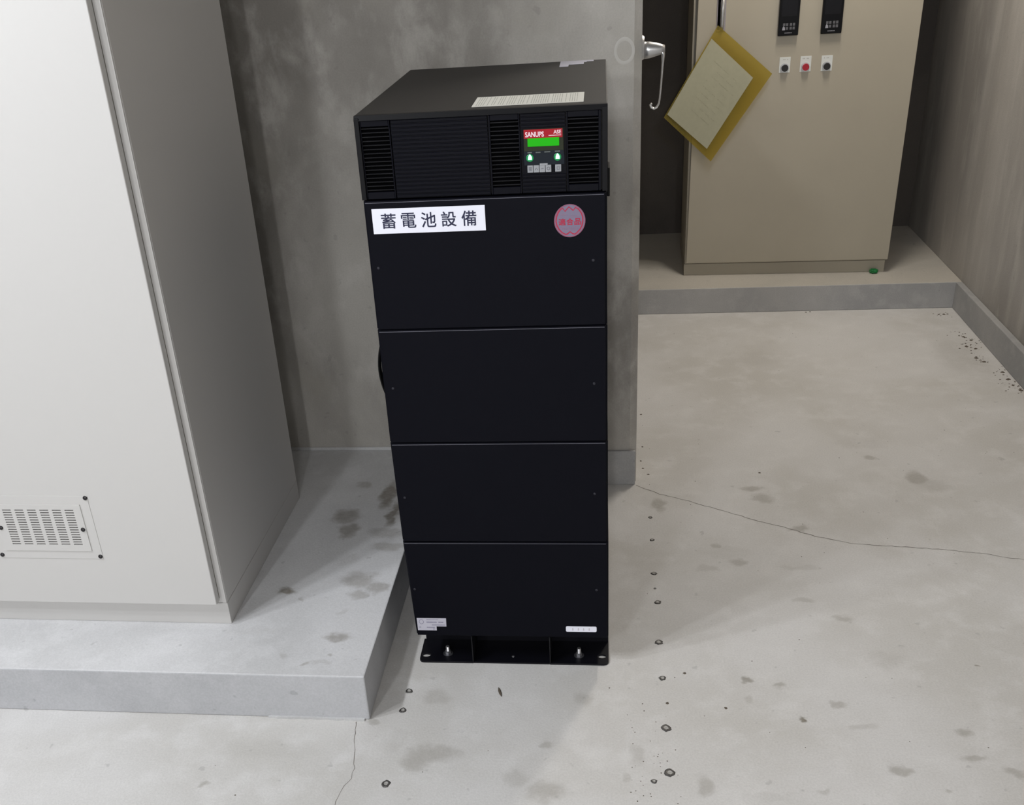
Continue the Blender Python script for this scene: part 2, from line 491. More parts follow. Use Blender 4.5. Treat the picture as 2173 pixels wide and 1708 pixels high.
def pad(name, x0, x1, y0, y1, h, mtop, mside, bev):
    bm = bmesh.new()
    add_box(bm, x0, x1, y0, y1, 0.0, h, bev)
    o = finish(name, bm, mside)
    o.data.materials.append(mtop)
    for p in o.data.polygons:
        if p.normal.z > 0.7:
            p.material_index = 1
    return struct(o)
m_side = concrete('pad_side_concrete', (0.47, 0.475, 0.49, 1), (0.42, 0.425, 0.44, 1), (0.5, 0.5, 0.52, 1), big=3, rough=0.7)
tag(pad('raised_floor_left', -3.6, -0.5135, 1.7155, WY, HP, m_plat, m_side, 0.003), 'low grey concrete pad under the tall cabinet on the left', 'platform')
tag(pad('raised_floor_right', -3.6, RX, QY, KY, HQ, m_platB, m_riser, 0.003), 'low concrete pad along the back wall under the beige cabinet', 'platform')
bm = bmesh.new()
px0 = -0.74
top = [(px0+0.012*i, 1.7155-0.004-0.003*random.random()) for i in range(19)]
add_flat(bm, top+[(px0+0.216, 1.7156), (px0, 1.7156)], 0.0, 0.005)
finish('mortar_lip', bm, m_mortar, floor)

# cracks, cut-off anchors and crumbs of dirt on the floor
def crack(pts, wd):
    P = []
    for i in range(len(pts)-1):
        a, b = Vector(pts[i]), Vector(pts[i+1])
        n = max(2, int((b-a).length/0.012))
        for k in range(n):
            q = a.lerp(b, k/n)
            P.append(q+Vector((random.uniform(-1, 1), random.uniform(-1, 1)))*0.0022)
    P.append(Vector(pts[-1]))
    bm = bmesh.new()
    A, B = [], []
    for i, p in enumerate(P):
        d = (P[min(i+1, len(P)-1)]-P[max(i-1, 0)]).normalized()
        n = Vector((-d.y, d.x))*wd*random.uniform(0.35, 1.1)/2
        A.append(bm.verts.new((p.x+n.x, p.y+n.y, 0.0003)))
        B.append(bm.verts.new((p.x-n.x, p.y-n.y, 0.0003)))
    for i in range(len(P)-1):
        bm.faces.new((A[i], A[i+1], B[i+1], B[i]))
    return finish('crack', bm, m_crack, floor)
crack([(0.082, 2.7893), (0.1491, 2.7366), (0.2278, 2.6942), (0.3036, 2.6475), (0.3889, 2.5946), (0.4717, 2.5488), (0.5623, 2.4949), (0.6298, 2.4666), (0.7226, 2.4535), (0.8484, 2.4388), (0.9472, 2.4194), (1.0435, 2.3893), (1.39, 2.31)], 0.0024)
crack([(-0.5423, 1.708), (-0.53, 1.6362), (-0.516, 1.5667), (-0.517, 1.5397), (-0.5262, 1.5154), (-0.5326, 1.4803), (-0.5336, 1.4638), (-0.5337, 1.3243)], 0.0016)

m_anchor = plain('worn_anchor_steel', (0.10, 0.095, 0.09, 1), 0.5, metal=0.5, noise=0.5, nscale=250)
m_plug = plain('anchor_plug', (0.36, 0.35, 0.33, 1), 0.6, noise=0.3, nscale=300)
def anchor(x, y, r):
    bm = bmesh.new()
    n = 14
    ph = random.uniform(0, 6)
    rr = [[], [], [], []]
    for i in range(n):
        a = 2*math.pi*i/n+ph
        jit = 1+random.uniform(-0.16, 0.16)
        for k, (s, z) in enumerate(((1.15*jit, 0.0002), (0.86*jit, 0.0016), (0.55*jit, 0.0012), (0.3, 0.0006))):
            rr[k].append(bm.verts.new((math.cos(a)*r*s, math.sin(a)*r*s, z)))
    for k in range(3):
        for i in range(n):
            j = (i+1) % n
            bm.faces.new((rr[k][i], rr[k][j], rr[k+1][j], rr[k+1][i]))
    f = bm.faces.new(rr[3])
    o = finish('anchor_stub', bm, m_anchor, floor, loc=(x, y, 0))
    o.data.materials.append(m_plug)
    for p in o.data.polygons:
        if p.index >= 2*n:
            p.material_index = 1
for x, y, r in [(0.1171, 2.5981, .0052), (0.118, 2.475, .006), (0.1169, 2.3084, .007), (0.1166, 2.2387, .003), (0.1213, 2.1783, .0075), (0.1168, 2.0139, .0085), (0.1197, 1.8817, .0075), (0.1193, 1.7166, .0095), (0.1214, 1.5851, .0095), (0.0892, 1.5601, .0055), (-0.444, 1.8155, .0075), (-0.4465, 1.7496, .0075), (-0.4424, 1.5263, .0085)]:
    anchor(x, y, r)

def add_chip(bm, x, y, s, z0=0.0):
    n = 5
    ph = random.uniform(0, 6)
    b = [bm.verts.new((x+s*random.uniform(.6, 1.3)*math.cos(ph+i*2*math.pi/n), y+s*random.uniform(.6, 1.3)*math.sin(ph+i*2*math.pi/n), z0)) for i in range(n)]
    t = bm.verts.new((x, y, z0+s*0.5))
    for i in range(n):
        bm.faces.new((b[i], b[(i+1) % n], t))
    bm.faces.new(b[::-1])
bm = bmesh.new()
for (x, y) in [(1.3438, 3.9837), (1.359, 3.9472), (1.3503, 3.8585), (1.3265, 3.7645), (1.3414, 3.7269), (1.3748, 3.6272), (1.3734, 3.5628), (1.3716, 3.5085), (1.3244, 3.8843), (1.382, 3.4672), (1.3408, 4.2442)]:
    add_chip(bm, x, y, 0.008)
    for k in range(9):
        qx = min(x+random.gauss(0, 0.022), 1.388)
        add_chip(bm, qx, y+random.gauss(0, 0.035), random.uniform(0.0015, 0.0042))
for (x, y) in [(0.4505, 2.8694), (0.8115, 4.306), (0.83, 4.311), (0.126, 1.7968), (0.2482, 1.7865), (0.1694, 1.9019), (1.32, 4.243), (1.355, 4.246), (0.105, 2.9), (0.10, 2.95), (0.108, 3.05), (0.12, 2.86), (0.11, 3.3)]:
    add_chip(bm, x, y, 0.0045)
for k in range(110):
    x = random.uniform(-0.9, 1.3)
    y = random.uniform(1.45, 4.2)
    if -0.46 < x < 0.01 and y > 1.9 or x < -0.45 and y > 1.69 or x < 0.1 and y > 2.77:
        continue
    add_chip(bm, x, y, random.uniform(0.0008, 0.002))
for k in range(40):
    add_chip(bm, random.uniform(0.04, 0.14), random.uniform(1.5, 1.8), random.uniform(0.0008, 0.0018))
o = tag(finish('dirt_crumbs', bm, m_dirt), 'dark crumbs of dirt scattered over the concrete floor, thickest beside the right kerb', 'dirt')
o['kind'] = 'stuff'
bm = bmesh.new()
add_sweep(bm, [(-0.243, 1.832, 0.0022), (-0.2405, 1.822, 0.0022), (-0.2375, 1.812, 0.0025), (-0.2345, 1.803, 0.002)], [(.001, .001), (.003, .002), (.0028, .0018), (.0007, .0007)], n=6)
tag(finish('twig', bm, m_dirt), 'tiny dark twig lying on the floor in front of the black unit', 'twig')

# ---------------------------------------------------------------- black power supply tower
BX, BY, BW, BH, BZ = -0.4481, 1.9186, 0.446, 1.2138, 0.0776
ups = empty('power_supply_tower', 'tall black power supply tower with a small lit green screen near its top', 'power supply', (BX, BY, 0), 0.0069)
BD = 0.645
SE = [1.0645, 0.8140, 0.5678, 0.3290, BZ]

# top unit: casing with a rim round a recessed front
bm = bmesh.new()
add_box(bm, -0.003, 0.4465, 0.012, BD, SE[0]+0.0015, BH, 0.0015)
finish('casing', bm, m_blacktop, ups)
bm = bmesh.new()
add_box(bm, -0.003, 0.0060, 0.0, 0.0125, SE[0]+0.0015, BH-0.004, 0.001)
add_box(bm, 0.4368, 0.4465, 0.0, 0.0125, SE[0]+0.0015, BH-0.004, 0.001)
A = [(-0.003, 0.0, 1.2052), (0.4465, 0.0, 1.2052), (0.4465, 0.0045, BH-0.0002), (-0.003, 0.0045, BH-0.0002)]
Bk = [(-0.003, 0.013, 1.2052), (0.4465, 0.013, 1.2052), (0.4465, 0.013, BH-0.0002), (-0.003, 0.013, BH-0.0002)]
va = [bm.verts.new(p) for p in A]
vb = [bm.verts.new(p) for p in Bk]
bm.faces.new(va)
bm.faces.new(vb[::-1])
for i in range(4):
    bm.faces.new((va[i], va[(i+1) % 4], vb[(i+1) % 4], vb[i]))
finish('front_rim', bm, m_rim, ups)

# front bezel: ribbed panels between three louvred openings
zt, zb = 1.2045, 1.0665
louv = [(0.0085, 0.0585, 0.0065, 0.0610), (0.2405, 0.2905, 0.2375, 0.2930), (0.3772, 0.4305, 0.3742, 0.4350)]
bez = bmesh.new()
def ribbed(x0, x1, z0, z1, pitch=0.0071):
    add_box(bez, x0, x1, 0.005, 0.012, z0, z1)
    n = max(1, int(round((z1-z0)/pitch)))
    p = (z1-z0)/n
    for i in range(n):
        add_box(bez, x0, x1, 0.0032, 0.0051, z0+p*(i+0.14), z0+p*(i+0.86), 0.0006, 1)
ribbed(0.0625, 0.2360, zb, zt)
ribbed(0.2942, 0.3730, zb, 1.1000)
ribbed(0.2942, 0.3730, 1.1790, zt)
add_box(bez, 0.2942, 0.3730, 0.005, 0.012, 1.1000, 1.1790)
for (a, b, c, d) in louv:
    add_box(bez, c, a, 0.003, 0.012, zb, zt, 0.0006, 1)
    add_box(bez, b, d, 0.003, 0.012, zb, zt, 0.0006, 1)
    add_box(bez, a, b, 0.003, 0.012, zb, 1.0790, 0.0006, 1)
    add_box(bez, a, b, 0.003, 0.012, 1.1945, zt, 0.0006, 1)
bezel = finish('front_bezel', bez, m_plastic, ups)
for (a, b, c, d) in louv:
    box('vent_shadow_box', a-0.001, b+0.001, 0.0112, 0.0118, 1.0785, 1.195, m_void, bezel)
NS = 16
slat_mesh = None
for (a, b, c, d) in louv:
    for i in range(NS):
        z = 1.0790+(1.1945-1.0790)*(i+0.5)/NS
        if slat_mesh is None:
            t = bmesh.new()
            # a thin blade, tipped forward
            add_prism(t, [(-0.0254, 0.0004), (0.0254, 0.0004), (0.0254, -0.0004), (-0.0254, -0.0004)], 0.0, 0.0065)
            for v in t.verts:
                v.co.z += (v.co.y)*0.10
                if v.co.y < 0.001:
                    v.co.z *= 2.0
            so = finish('slat', t, m_slat, bezel, loc=((a+b)/2, 0.0045, z))
            slat_mesh = so.data
        else:
            so = bpy.data.objects.new('slat', slat_mesh)
            so.location = ((a+b)/2, 0.0045, z)
            so.parent = bezel
            C.objects.link(so)
        so.scale.x = (b-a)/0.0508

# control panel
pan = bmesh.new()
add_box(pan, 0.2990, 0.3695, 0.0022, 0.0052, 1.1160, 1.1775, 0.0008)
panel = finish('control_panel', pan, m_lcdframe, ups)
bm = bmesh.new()
add_prism(bm, [(0.2990, 1.1158), (0.3698, 1.1158), (0.3705, 1.1270), (0.3690, 1.1400), (0.2995, 1.1400), (0.2985, 1.1270)], 0.0017, 0.0024)
finish('indicator_panel', bm, m_panelblue, panel)
bm = bmesh.new()
add_box(bm, 0.2996, 0.3676, 0.0014, 0.0023, 1.1618, 1.1768)
banner = finish('red_banner', bm, m_banner, panel)
bm = bmesh.new()
add_text(bm, 'SANUPS', 0.3020, 0.3345, 1.1641, 1.1725, 0.0012, heavy=0.0006)
add_text(bm, 'ASE', 0.3520, 0.3650, 1.1682, 1.1742, 0.0012, heavy=0.0004)
add_box(bm, 0.3432, 0.3655, 0.0011, 0.0013, 1.1652, 1.1664)
o = finish('lettering', bm, m_bannertxt, panel)
o['label'] = 'pinkish white lettering'
o = box('screen', 0.3058, 0.3616, 0.0008, 0.0023, 1.1480, 1.1622, m_lcd, panel, 0.0005)
o['label'] = 'lit bright green screen'
bm = bmesh.new()
for (x, z, wd) in ((0.309, 1.1377, .0075), (0.324, 1.1377, .0085), (0.3405, 1.1380, .0105), (0.3580, 1.1384, .0085)):
    k = 0
    xx = x-wd/2
    while xx < x+wd/2:
        ww = random.uniform(0.0008, 0.0016)
        add_box(bm, xx, xx+ww, 0.0013, 0.0016, z-0.0009, z+0.0009)
        xx += ww+0.0003
finish('caption', bm, plain('caption_grey', (0.14, 0.16, 0.15, 1), 0.6), panel)
for x in (0.3090, 0.3581):
    bm = bmesh.new()
    add_cyl(bm, (x, 0.0018, 1.1285), (0, -1, 0), 0.0068, 0.0060, 0.0006, 20)
    finish('indicator_halo', bm, m_ledhalo, panel, smooth=False)  # halo of light round the indicator, put in as a glowing disc
    bm = bmesh.new()
    add_prism(bm, [(x-0.0033, 1.1255), (x+0.0036, 1.1255), (x+0.0036, 1.1300), (x+0.0010, 1.1345), (x-0.0010, 1.1345), (x-0.0030, 1.1300)], 0.0006, 0.0014)
    o = finish('indicator_light', bm, m_led, panel)
    o['label'] = 'glowing green indicator light'
for i, (a, b) in enumerate(((.3040, .3140), (.3148, .3248), (.3256, .3356), (.3364, .3466), (.3535, .3643))):
    k = box('key', a, b, 0.0020, 0.0052, 1.1028, 1.1156, m_key, panel, 0.0006)
    bm = bmesh.new()
    m_ = (a+b)/2
    if i == 4:
        add_strip(bm, [(m_-.002, 1.1065), (m_+.002, 1.1065), (m_+.002, 1.1120), (m_-.002, 1.1120)], 0.0010, 0.00185, True)
    elif i == 0:
        for q in range(3):
            add_box(bm, m_-.0026, m_+.0026, 0.0018, 0.0019, 1.1058+q*.0025, 1.1072+q*.0025)
    elif i == 3:
        add_strip(bm, [(m_+.0026*math.cos(q*math.pi/4), 1.109+.0026*math.sin(q*math.pi/4)) for q in range(8)], 0.001, 0.00185, True)
    else:
        add_strip(bm, [(m_-.0024, 1.1072+.0012*(i-1)), (m_, 1.1108-.0012*(i-1)), (m_+.0024, 1.1072+.0024*(i-1))], 0.0010, 0.00185)
    finish('key_symbol', bm, m_keyink, panel)
box('key_tab', 0.3262, 0.3405, 0.0015, 0.0021, 1.1150, 1.1185, m_key, panel, 0.0004)

# four stacked battery sections, each with its own front plate
SX = [(-0.0024, 0.4455, -0.0024), (-0.0024, 0.4462, -0.0016), (-0.0016, 0.4470, 0.0022), (0.0022, 0.4482, 0.0115)]
SCR = [[(0.0139, 0.938), (0.4199, 0.9405)], [(0.0175, 0.6907), (0.4202, 0.6938)], [(0.018, 0.439), (0.4197, 0.447)], [(0.0185, 0.2053), (0.4224, 0.2069)]]
for i in range(4):
    z1, z0 = SE[i], SE[i+1]
    xl, xr, xb = SX[i]
    g = 0.0012
    bm = bmesh.new()
    def slab(y0, y1, inset, bev):
        t = bmesh.new()
        q = [(xb+inset, z0+g), (xr-inset, z0+g), (xr-inset, z1-g), (xl+inset, z1-g)]
        add_prism(t, q, y0, y1)
        if bev:
            bmesh.ops.bevel(t, geom=t.edges[:], offset=bev, segments=3, profile=0.5, affect='EDGES')
        join(bm, t)
    slab(0.0065, BD, 0.0, 0.001)
    body = finish('battery_section', bm, m_black, ups)
    bm = bmesh.new()
    slab(0.0, 0.0060, 0.0030, 0.0014)
    fp = finish('front_plate', bm, m_black, body)
    box('edge_highlight', xl+0.0040, xr-0.0055, -0.0002, 0.0030, z1-0.0048, z1-0.0036, m_edge, body, 0.0003, 1)  # added pale strip: the seam's highlight is painted, not lit
    for (x, z) in SCR[i]:
        bm = bmesh.new()
        add_cyl(bm, (x, 0.0002, z), (0, -1, 0), 0.0030, 0.0022, 0.0010, 12)
        add_box(bm, x-0.0018, x+0.0018, -0.0011, -0.0007, z-0.0003, z+0.0003)
        finish('screw', bm, plain('plate_screw_%d' % i, (0.03, 0.03, 0.04, 1), 0.35, metal=0.4), body)

# white name sign
sign = box('name_sign', 0.0126, 0.2237, -0.0016, 0.0, 1.0032, 1.0496, m_white, ups, 0.0004)
sign['label'] = 'white sign reading 蓄電池設備'
for k, ch in enumerate('蓄電池設備'):
    xc = 0.0428+k*0.0376
    bm = bmesh.new()
    add_text(bm, ch, xc-0.0136, xc+0.0136, 1.0128, 1.0402, -0.00185, heavy=0.0006)
    finish('lettering', bm, m_ink, sign)

# round approval sticker
bm = bmesh.new()
add_cyl(bm, (0.3778, 0.0, 1.0151), (0, -1, 0), 0.0285, 0.0285, 0.0006, 48)
stk = finish('round_sticker', bm, m_mauve, ups)
for v in stk.data.vertices:
    v.co.z = 1.0151+(v.co.z-1.0151)*1.055
stk['label'] = 'round grey sticker with red writing'
bm = bmesh.new()
def q_(x, y):
    return (0.3778+(x-845)/575*0.0285, 1.0151+(812-y)/600*0.0300)
out = [(590, 345), (680, 465), (820, 305), (975, 440), (1060, 335), (1170, 400), (1270, 540), (1320, 680), (1325, 830), (1300, 980), (1230, 1120), (1120, 1240), (1030, 1305), (950, 1290), (850, 1212), (760, 1290), (690, 1310), (560, 1240), (450, 1120), (375, 980), (340, 820), (365, 650), (430, 500), (510, 400)]
add_strip(bm, [q_(*p) for p in out], 0.0022, -0.0008, True)
add_strip(bm, [(0.3778+0.0277*math.cos(2*math.pi*i/48), 1.0151+0.0292*math.sin(2*math.pi*i/48)) for i in range(48)], 0.0007, -0.0008, True)
for k, ch in enumerate('適合品'):
    xc = 0.3778+(-0.0142+0.0142*k)
    add_text(bm, ch, xc-0.0060, xc+0.0060, 1.0072, 1.0190, -0.0009, heavy=0.0005)
finish('lettering', bm, m_red, stk)
bm = bmesh.new()
for (z, x0, x1) in ((1.0262, 0.362, 0.372), (1.0232, 0.380, 0.394), (1.0018, 0.361, 0.394), (0.9982, 0.366, 0.390)):
    x = x0
    while x < x1:
        ww = random.uniform(0.0008, 0.0016)
        add_box(bm, x, x+ww, -0.0009, -0.0007, z-0.0009, z+0.0009)
        x += ww+0.0006
finish('small_print', bm, m_mauvedark, stk)

# rating plate and serial strip at the foot
bm = bmesh.new()
add_prism(bm, [(0.0160, 0.1268), (0.0835, 0.1268), (0.0828, 0.1045), (0.0600, 0.1045), (0.0600, 0.0932), (0.0165, 0.0932)], -0.0007, 0.0)
rp = finish('rating_plate', bm, m_silver, ups)
rp['label'] = 'small silver rating sticker'
bm = bmesh.new()
add_strip(bm, [(0.0262+0.0048*math.cos(q*math.pi/8), 0.1170+0.0062*math.sin(q*math.pi/8)) for q in range(16)], 0.0012, -0.0009, True)
for (z, x0, x1, hh) in ((0.1232, 0.038, 0.066, .0006), (0.1160, 0.038, 0.0615, .0013), (0.1160, 0.0655, 0.077, .0012), (0.1085, 0.050, 0.080, .0013), (0.1020, 0.020, 0.0245, .0012), (0.1015, 0.0375, 0.056, .0012), (0.0972, 0.0515, 0.0555, .0012)):
    x = x0
    while x < x1:
        ww = random.uniform(0.0008, 0.0018)
        add_box(bm, x, min(x+ww, x1), -0.0010, -0.0008, z-hh, z+hh)
        x += ww+0.0005
finish('small_print', bm, m_inkpale, rp)
bm = bmesh.new()
add_box(bm, 0.3536, 0.4219, -0.0012, 0.0, 0.0949, 0.1092)
bmesh.ops.bevel(bm, geom=[e for e in bm.edges if abs(e.verts[0].co.y-e.verts[1].co.y) > 0.0005], offset=0.003, segments=4, profile=0.5, affect='EDGES')
sp = finish('serial_strip', bm, m_white, ups)
sp['label'] = 'white rounded strip'
bm = bmesh.new()
for x in (0.3690, 0.3815, 0.3932, 0.4055):
    add_text(bm, 'I', x-0.0010, x+0.0010, 0.0985, 0.1055, -0.0014)
    add_box(bm, x-0.0018, x+0.0018, -0.00145, -0.0013, 0.0998, 0.1006)
finish('small_print', bm, plain('pale_print', (0.55, 0.52, 0.58, 1), 0.7), sp)

# labels on the top cover
bm = bmesh.new()
add_flat(bm, [(0.2055, 0.0385), (0.4045, 0.0385), (0.4045, 0.1510), (0.2050, 0.1510)], BH, BH+0.0006)
tl = finish('warning_label', bm, m_cream, ups)
tl['label'] = 'cream label printed with rows of fine writing'
bm = bmesh.new()
x = 0.212
while x < 0.398:
    for (a, b) in ((0.046, 0.094), (0.099, 0.144)):
        y = a
        while y < b:
            l = random.uniform(0.002, 0.006)
            add_box(bm, x, x+0.0010, y, min(y+l, b), BH+0.0006, BH+0.0008)
            y += l+0.0012
    x += random.choice((0.0042, 0.0042, 0.0075))
finish('small_print', bm, m_creamink, tl)
bm = bmesh.new()
add_flat(bm, [(0.3447, 0.548), (0.3642, 0.548), (0.3644, 0.580), (0.3975, 0.580), (0.3975, 0.612), (0.4035, 0.612), (0.4035, 0.622), (0.4190, 0.622), (0.4185, 0.642), (0.3985, 0.642), (0.3447, 0.642)], BH, BH+0.0006)
o = finish('asset_label', bm, m_silver, ups)
o['label'] = 'stepped white label at the back edge'

# carrying handles on the sides
bm = bmesh.new()
pth = []
for i in range(13):
    t = i/12
    s = math.sin(math.pi*t)**0.7 if 0 < t < 1 else 0
    pth.append((-0.0025-0.0125*s, 0.045, 0.775-0.118*t))
add_sweep(bm, pth, [(0.012, 0.0028)]*13, up=(1, 0, 0), n=10)
add_box(bm, -0.0065, -0.001, 0.030, 0.060, 0.648, 0.664, 0.001)
add_box(bm, -0.0065, -0.001, 0.030, 0.060, 0.768, 0.782, 0.001)
finish('side_handle', bm, m_rubber, ups, smooth=True)
bm = bmesh.new()
add_box(bm, 0.4455, 0.4505, 0.03, 0.085, 1.049, 1.100, 0.0015)
finish('side_latch', bm, m_rubber, ups)

# base: recessed frame, floor flanges with slotted holes, gussets, anchor bolts
bm = bmesh.new()
add_box(bm, 0.016, 0.4485, 0.085, BD-0.03, 0.0, BZ-0.0005)
base = finish('base_frame', bm, m_base, ups)
def flange(x0, x1, hx, hy, left):
    """floor plate with a slotted hole, made as a ring of quads round the slot"""
    n = 24
    out_, inn = [], []
    y0, y1 = 0.0, 0.086
    rc = 0.010
    cxm, cym = hx, hy
    for i in range(n):
        a = 2*math.pi*(i+0.5)/n
        inn.append((hx+0.0105*math.cos(a), hy+0.0070*math.sin(a)))
        dx, dy = math.cos(a), math.sin(a)
        ts = []
        if dx > 1e-6: ts.append((x1-cxm)/dx)
        if dx < -1e-6: ts.append((x0-cxm)/dx)
        if dy > 1e-6: ts.append((y1-cym)/dy)
        if dy < -1e-6: ts.append((y0-cym)/dy)
        t = min(ts)
        px, py = cxm+dx*t, cym+dy*t
        # rounded front outer corner
        ccx = x0+rc if left else x1-rc
        if ((left and px < ccx) or (not left and px > ccx)) and py < y0+rc:
            d = Vector((px-ccx, py-(y0+rc)))
            if d.length > rc:
                d = d.normalized()*rc
                px, py = ccx+d.x, y0+rc+d.y
        out_.append((px, py))
    for (cxx, cyy) in ((x0, y1), (x1, y1), (x1 if left else x0, y0)):
        j = min(range(n), key=lambda k: (out_[k][0]-cxx)**2+(out_[k][1]-cyy)**2)
        out_[j] = (cxx, cyy)
    bm = bmesh.new()
    V = {}
    for nm, pts, z in (('ot', out_, 0.005), ('it', inn, 0.005), ('ob', out_, 0.0004), ('ib', inn, 0.0004)):
        V[nm] = [bm.verts.new((a, b, z)) for a, b in pts]
    for i in range(n):
        j = (i+1) % n
        bm.faces.new((V['ot'][i], V['ot'][j], V['it'][j], V['it'][i]))
        bm.faces.new((V['ob'][i], V['ib'][i], V['ib'][j], V['ob'][j]))
        bm.faces.new((V['ot'][i], V['ob'][i], V['ob'][j], V['ot'][j]))
        bm.faces.new((V['it'][i], V['it'][j], V['ib'][j], V['ib'][i]))
    return bm
for (x0, x1, hx, hy, left, bxx) in ((0.0115, 0.138, 0.0250, 0.0235, True, 0.0757), (0.316, 0.4488, 0.4335, 0.0290, False, 0.3812)):
    bm = flange(x0, x1, hx, hy, left)
    fl = finish('floor_bracket', bm, m_base, ups)
    bm = bmesh.new()
    gx = x1 if left else x0
    add_box(bm, gx-0.0012, gx+0.0012, 0.001, 0.086, 0.0005, BZ-0.001)
    finish('gusset', bm, plain('gusset_black', (0.007, 0.007, 0.009, 1), 0.5, spec=0.2), fl)
    bm = bmesh.new()
    add_cyl(bm, (bxx, 0.030, 0.005), (0, 0, 1), 0.0115, 0.0115, 0.0016, 24)
    finish('washer', bm, plain('dark_washer', (0.09, 0.09, 0.10, 1), 0.4, metal=0.6), fl)
    bm = bmesh.new()
    add_cyl(bm, (bxx, 0.030, 0.0066), (0, 0, 1), 0.0070, 0.0070, 0.0070, 6)
    add_cyl(bm, (bxx, 0.030, 0.0136), (0, 0, 1), 0.0040, 0.0040, 0.0130, 16)
    for k in range(6):
        add_cyl(bm, (bxx, 0.030, 0.0146+0.0019*k), (0, 0, 1), 0.0046, 0.0040, 0.0010, 16)
    finish('anchor_bolt', bm, m_zinc, fl)
    # round access holes in the upright behind
    bm = bmesh.new()
    add_cyl(bm, (bxx+0.010, 0.0848, 0.052), (0, -1, 0), 0.0135, 0.0135, 0.0004, 24)
    finish('access_hole', bm, m_void, fl)
bm = bmesh.new()
add_box(bm, 0.1395, 0.3145, 0.001, 0.086, 0.0004, 0.0040)
ft = finish('front_tie_plate', bm, m_base, ups)
bm = bmesh.new()
add_cyl(bm, (0.229, 0.0240, 0.0040), (0, 0, 1), 0.0032, 0.0030, 0.0004, 12)
finish('plate_hole', bm, m_zinc, ft)

# ---------------------------------------------------------------- tall cabinet on the left
LX, LY, LD = -0.8649, 1.8994, 0.5998
cab = empty('electrical_cabinet', 'tall pale cabinet with a slotted vent at the left edge, on the low pad', 'cabinet', (LX, LY, HP), -0.0055)
def Z(z):
    return z-HP
bm = bmesh.new()
add_box(bm, -0.80, 0.0, 0.0, LD, 0.0, Z(0.1735), 0.001)
plinth = finish('plinth', bm, m_beige, cab)
bm = bmesh.new()
add_box(bm, -0.80, 0.0, 0.0, LD, Z(0.1742), Z(2.15), 0.0025)
finish('body', bm, m_beige, cab)
bm = bmesh.new()
add_box(bm, -0.782, -0.0165, -0.0045, 0.0, Z(0.188), Z(2.13))
finish('gasket', bm, m_gasket, cab)
# small folded channel standing on the frame edge
bm = bmesh.new()
add_box(bm, -0.0095, -0.0005, -0.0035, 0.0, Z(0.1765), Z(2.13), 0.001)
finish('edge_channel', bm, m_beige, cab)
door = bmesh.new()
add_box(door, -0.785, -0.0150, -0.0250, -0.0045, Z(0.1840), Z(2.135), 0.0022, 3)
door = finish('door', door, m_beige, cab)
# ventilation cover screwed on the door
bm = bmesh.new()
add_box(bm, -0.5035, -0.2570, -0.0262, -0.0250, Z(0.3060), Z(0.4670), 0.0005)
vc = finish('vent_cover', bm, m_beige, cab)
x0, x1, z0, z1 = -0.4865, -0.2785, Z(0.3275), Z(0.4450)
bm = bmesh.new()
cols = [(-0.4635+0.02944*k, -0.4430+0.02944*k) for k in range(6)]
rows = [(Z(0.3435)+0.00620*k, Z(0.3435)+0.00620*k+0.0030) for k in range(15)]
xs = sorted([x0, x1]+[v for c in cols for v in c])
zs = sorted([z0, z1]+[v for c in rows for v in c])
grid = {}
def gv(i, j, y):
    if (i, j, y) not in grid:
        grid[(i, j, y)] = bm.verts.new((xs[i], y, zs[j]))
    return grid[(i, j, y)]
for i in range(len(xs)-1):
    for j in range(len(zs)-1):
        hole = (i % 2 == 1) and (j % 2 == 1)
        if not hole:
            bm.faces.new((gv(i, j, -0.0285), gv(i+1, j, -0.0285), gv(i+1, j+1, -0.0285), gv(i, j+1, -0.0285)))
        else:
            for (a, b) in (((i, j), (i+1, j)), ((i+1, j), (i+1, j+1)), ((i+1, j+1), (i, j+1)), ((i, j+1), (i, j))):
                bm.faces.new((gv(*a, -0.0285), gv(*b, -0.0285), gv(*b, -0.0268), gv(*a, -0.0268)))
gp = finish('slotted_plate', bm, m_beige, vc)
bm = bmesh.new()
for (a, b, c, d) in ((x0, x1, z0, z0+0.0008), (x0, x1, z1-0.0008, z1), (x0, x0+0.0008, z0, z1), (x1-0.0008, x1, z0, z1)):
    add_box(bm, a, b, -0.0284, -0.0262, c, d)
finish('plate_edge', bm, m_beige, vc)
box('filter_mat', x0+0.002, x1-0.002, -0.0266, -0.0263, z0+0.002, z1-0.002, m_slotback, vc)
m_scr = None
def bolt(x, z, y):
    bm = bmesh.new()
    add_cyl(bm, (x, y, Z(z)), (0, -1, 0), 0.0052, 0.0046, 0.0022, 16)
    add_cyl(bm, (x, y-0.0022, Z(z)), (0, -1, 0), 0.0046, 0.0024, 0.0013, 16)
    finish('screw', bm, m_screw, vc)
for (x, z, y) in ((-0.2616, 0.4621, -0.0262), (-0.2625, 0.3125, -0.0262), (-0.4983, 0.3144, -0.0262), (-0.4983, 0.4621, -0.0262), (-0.2850, 0.3834, -0.0285), (-0.4790, 0.3866, -0.0285)):
    bolt(x, z, y)

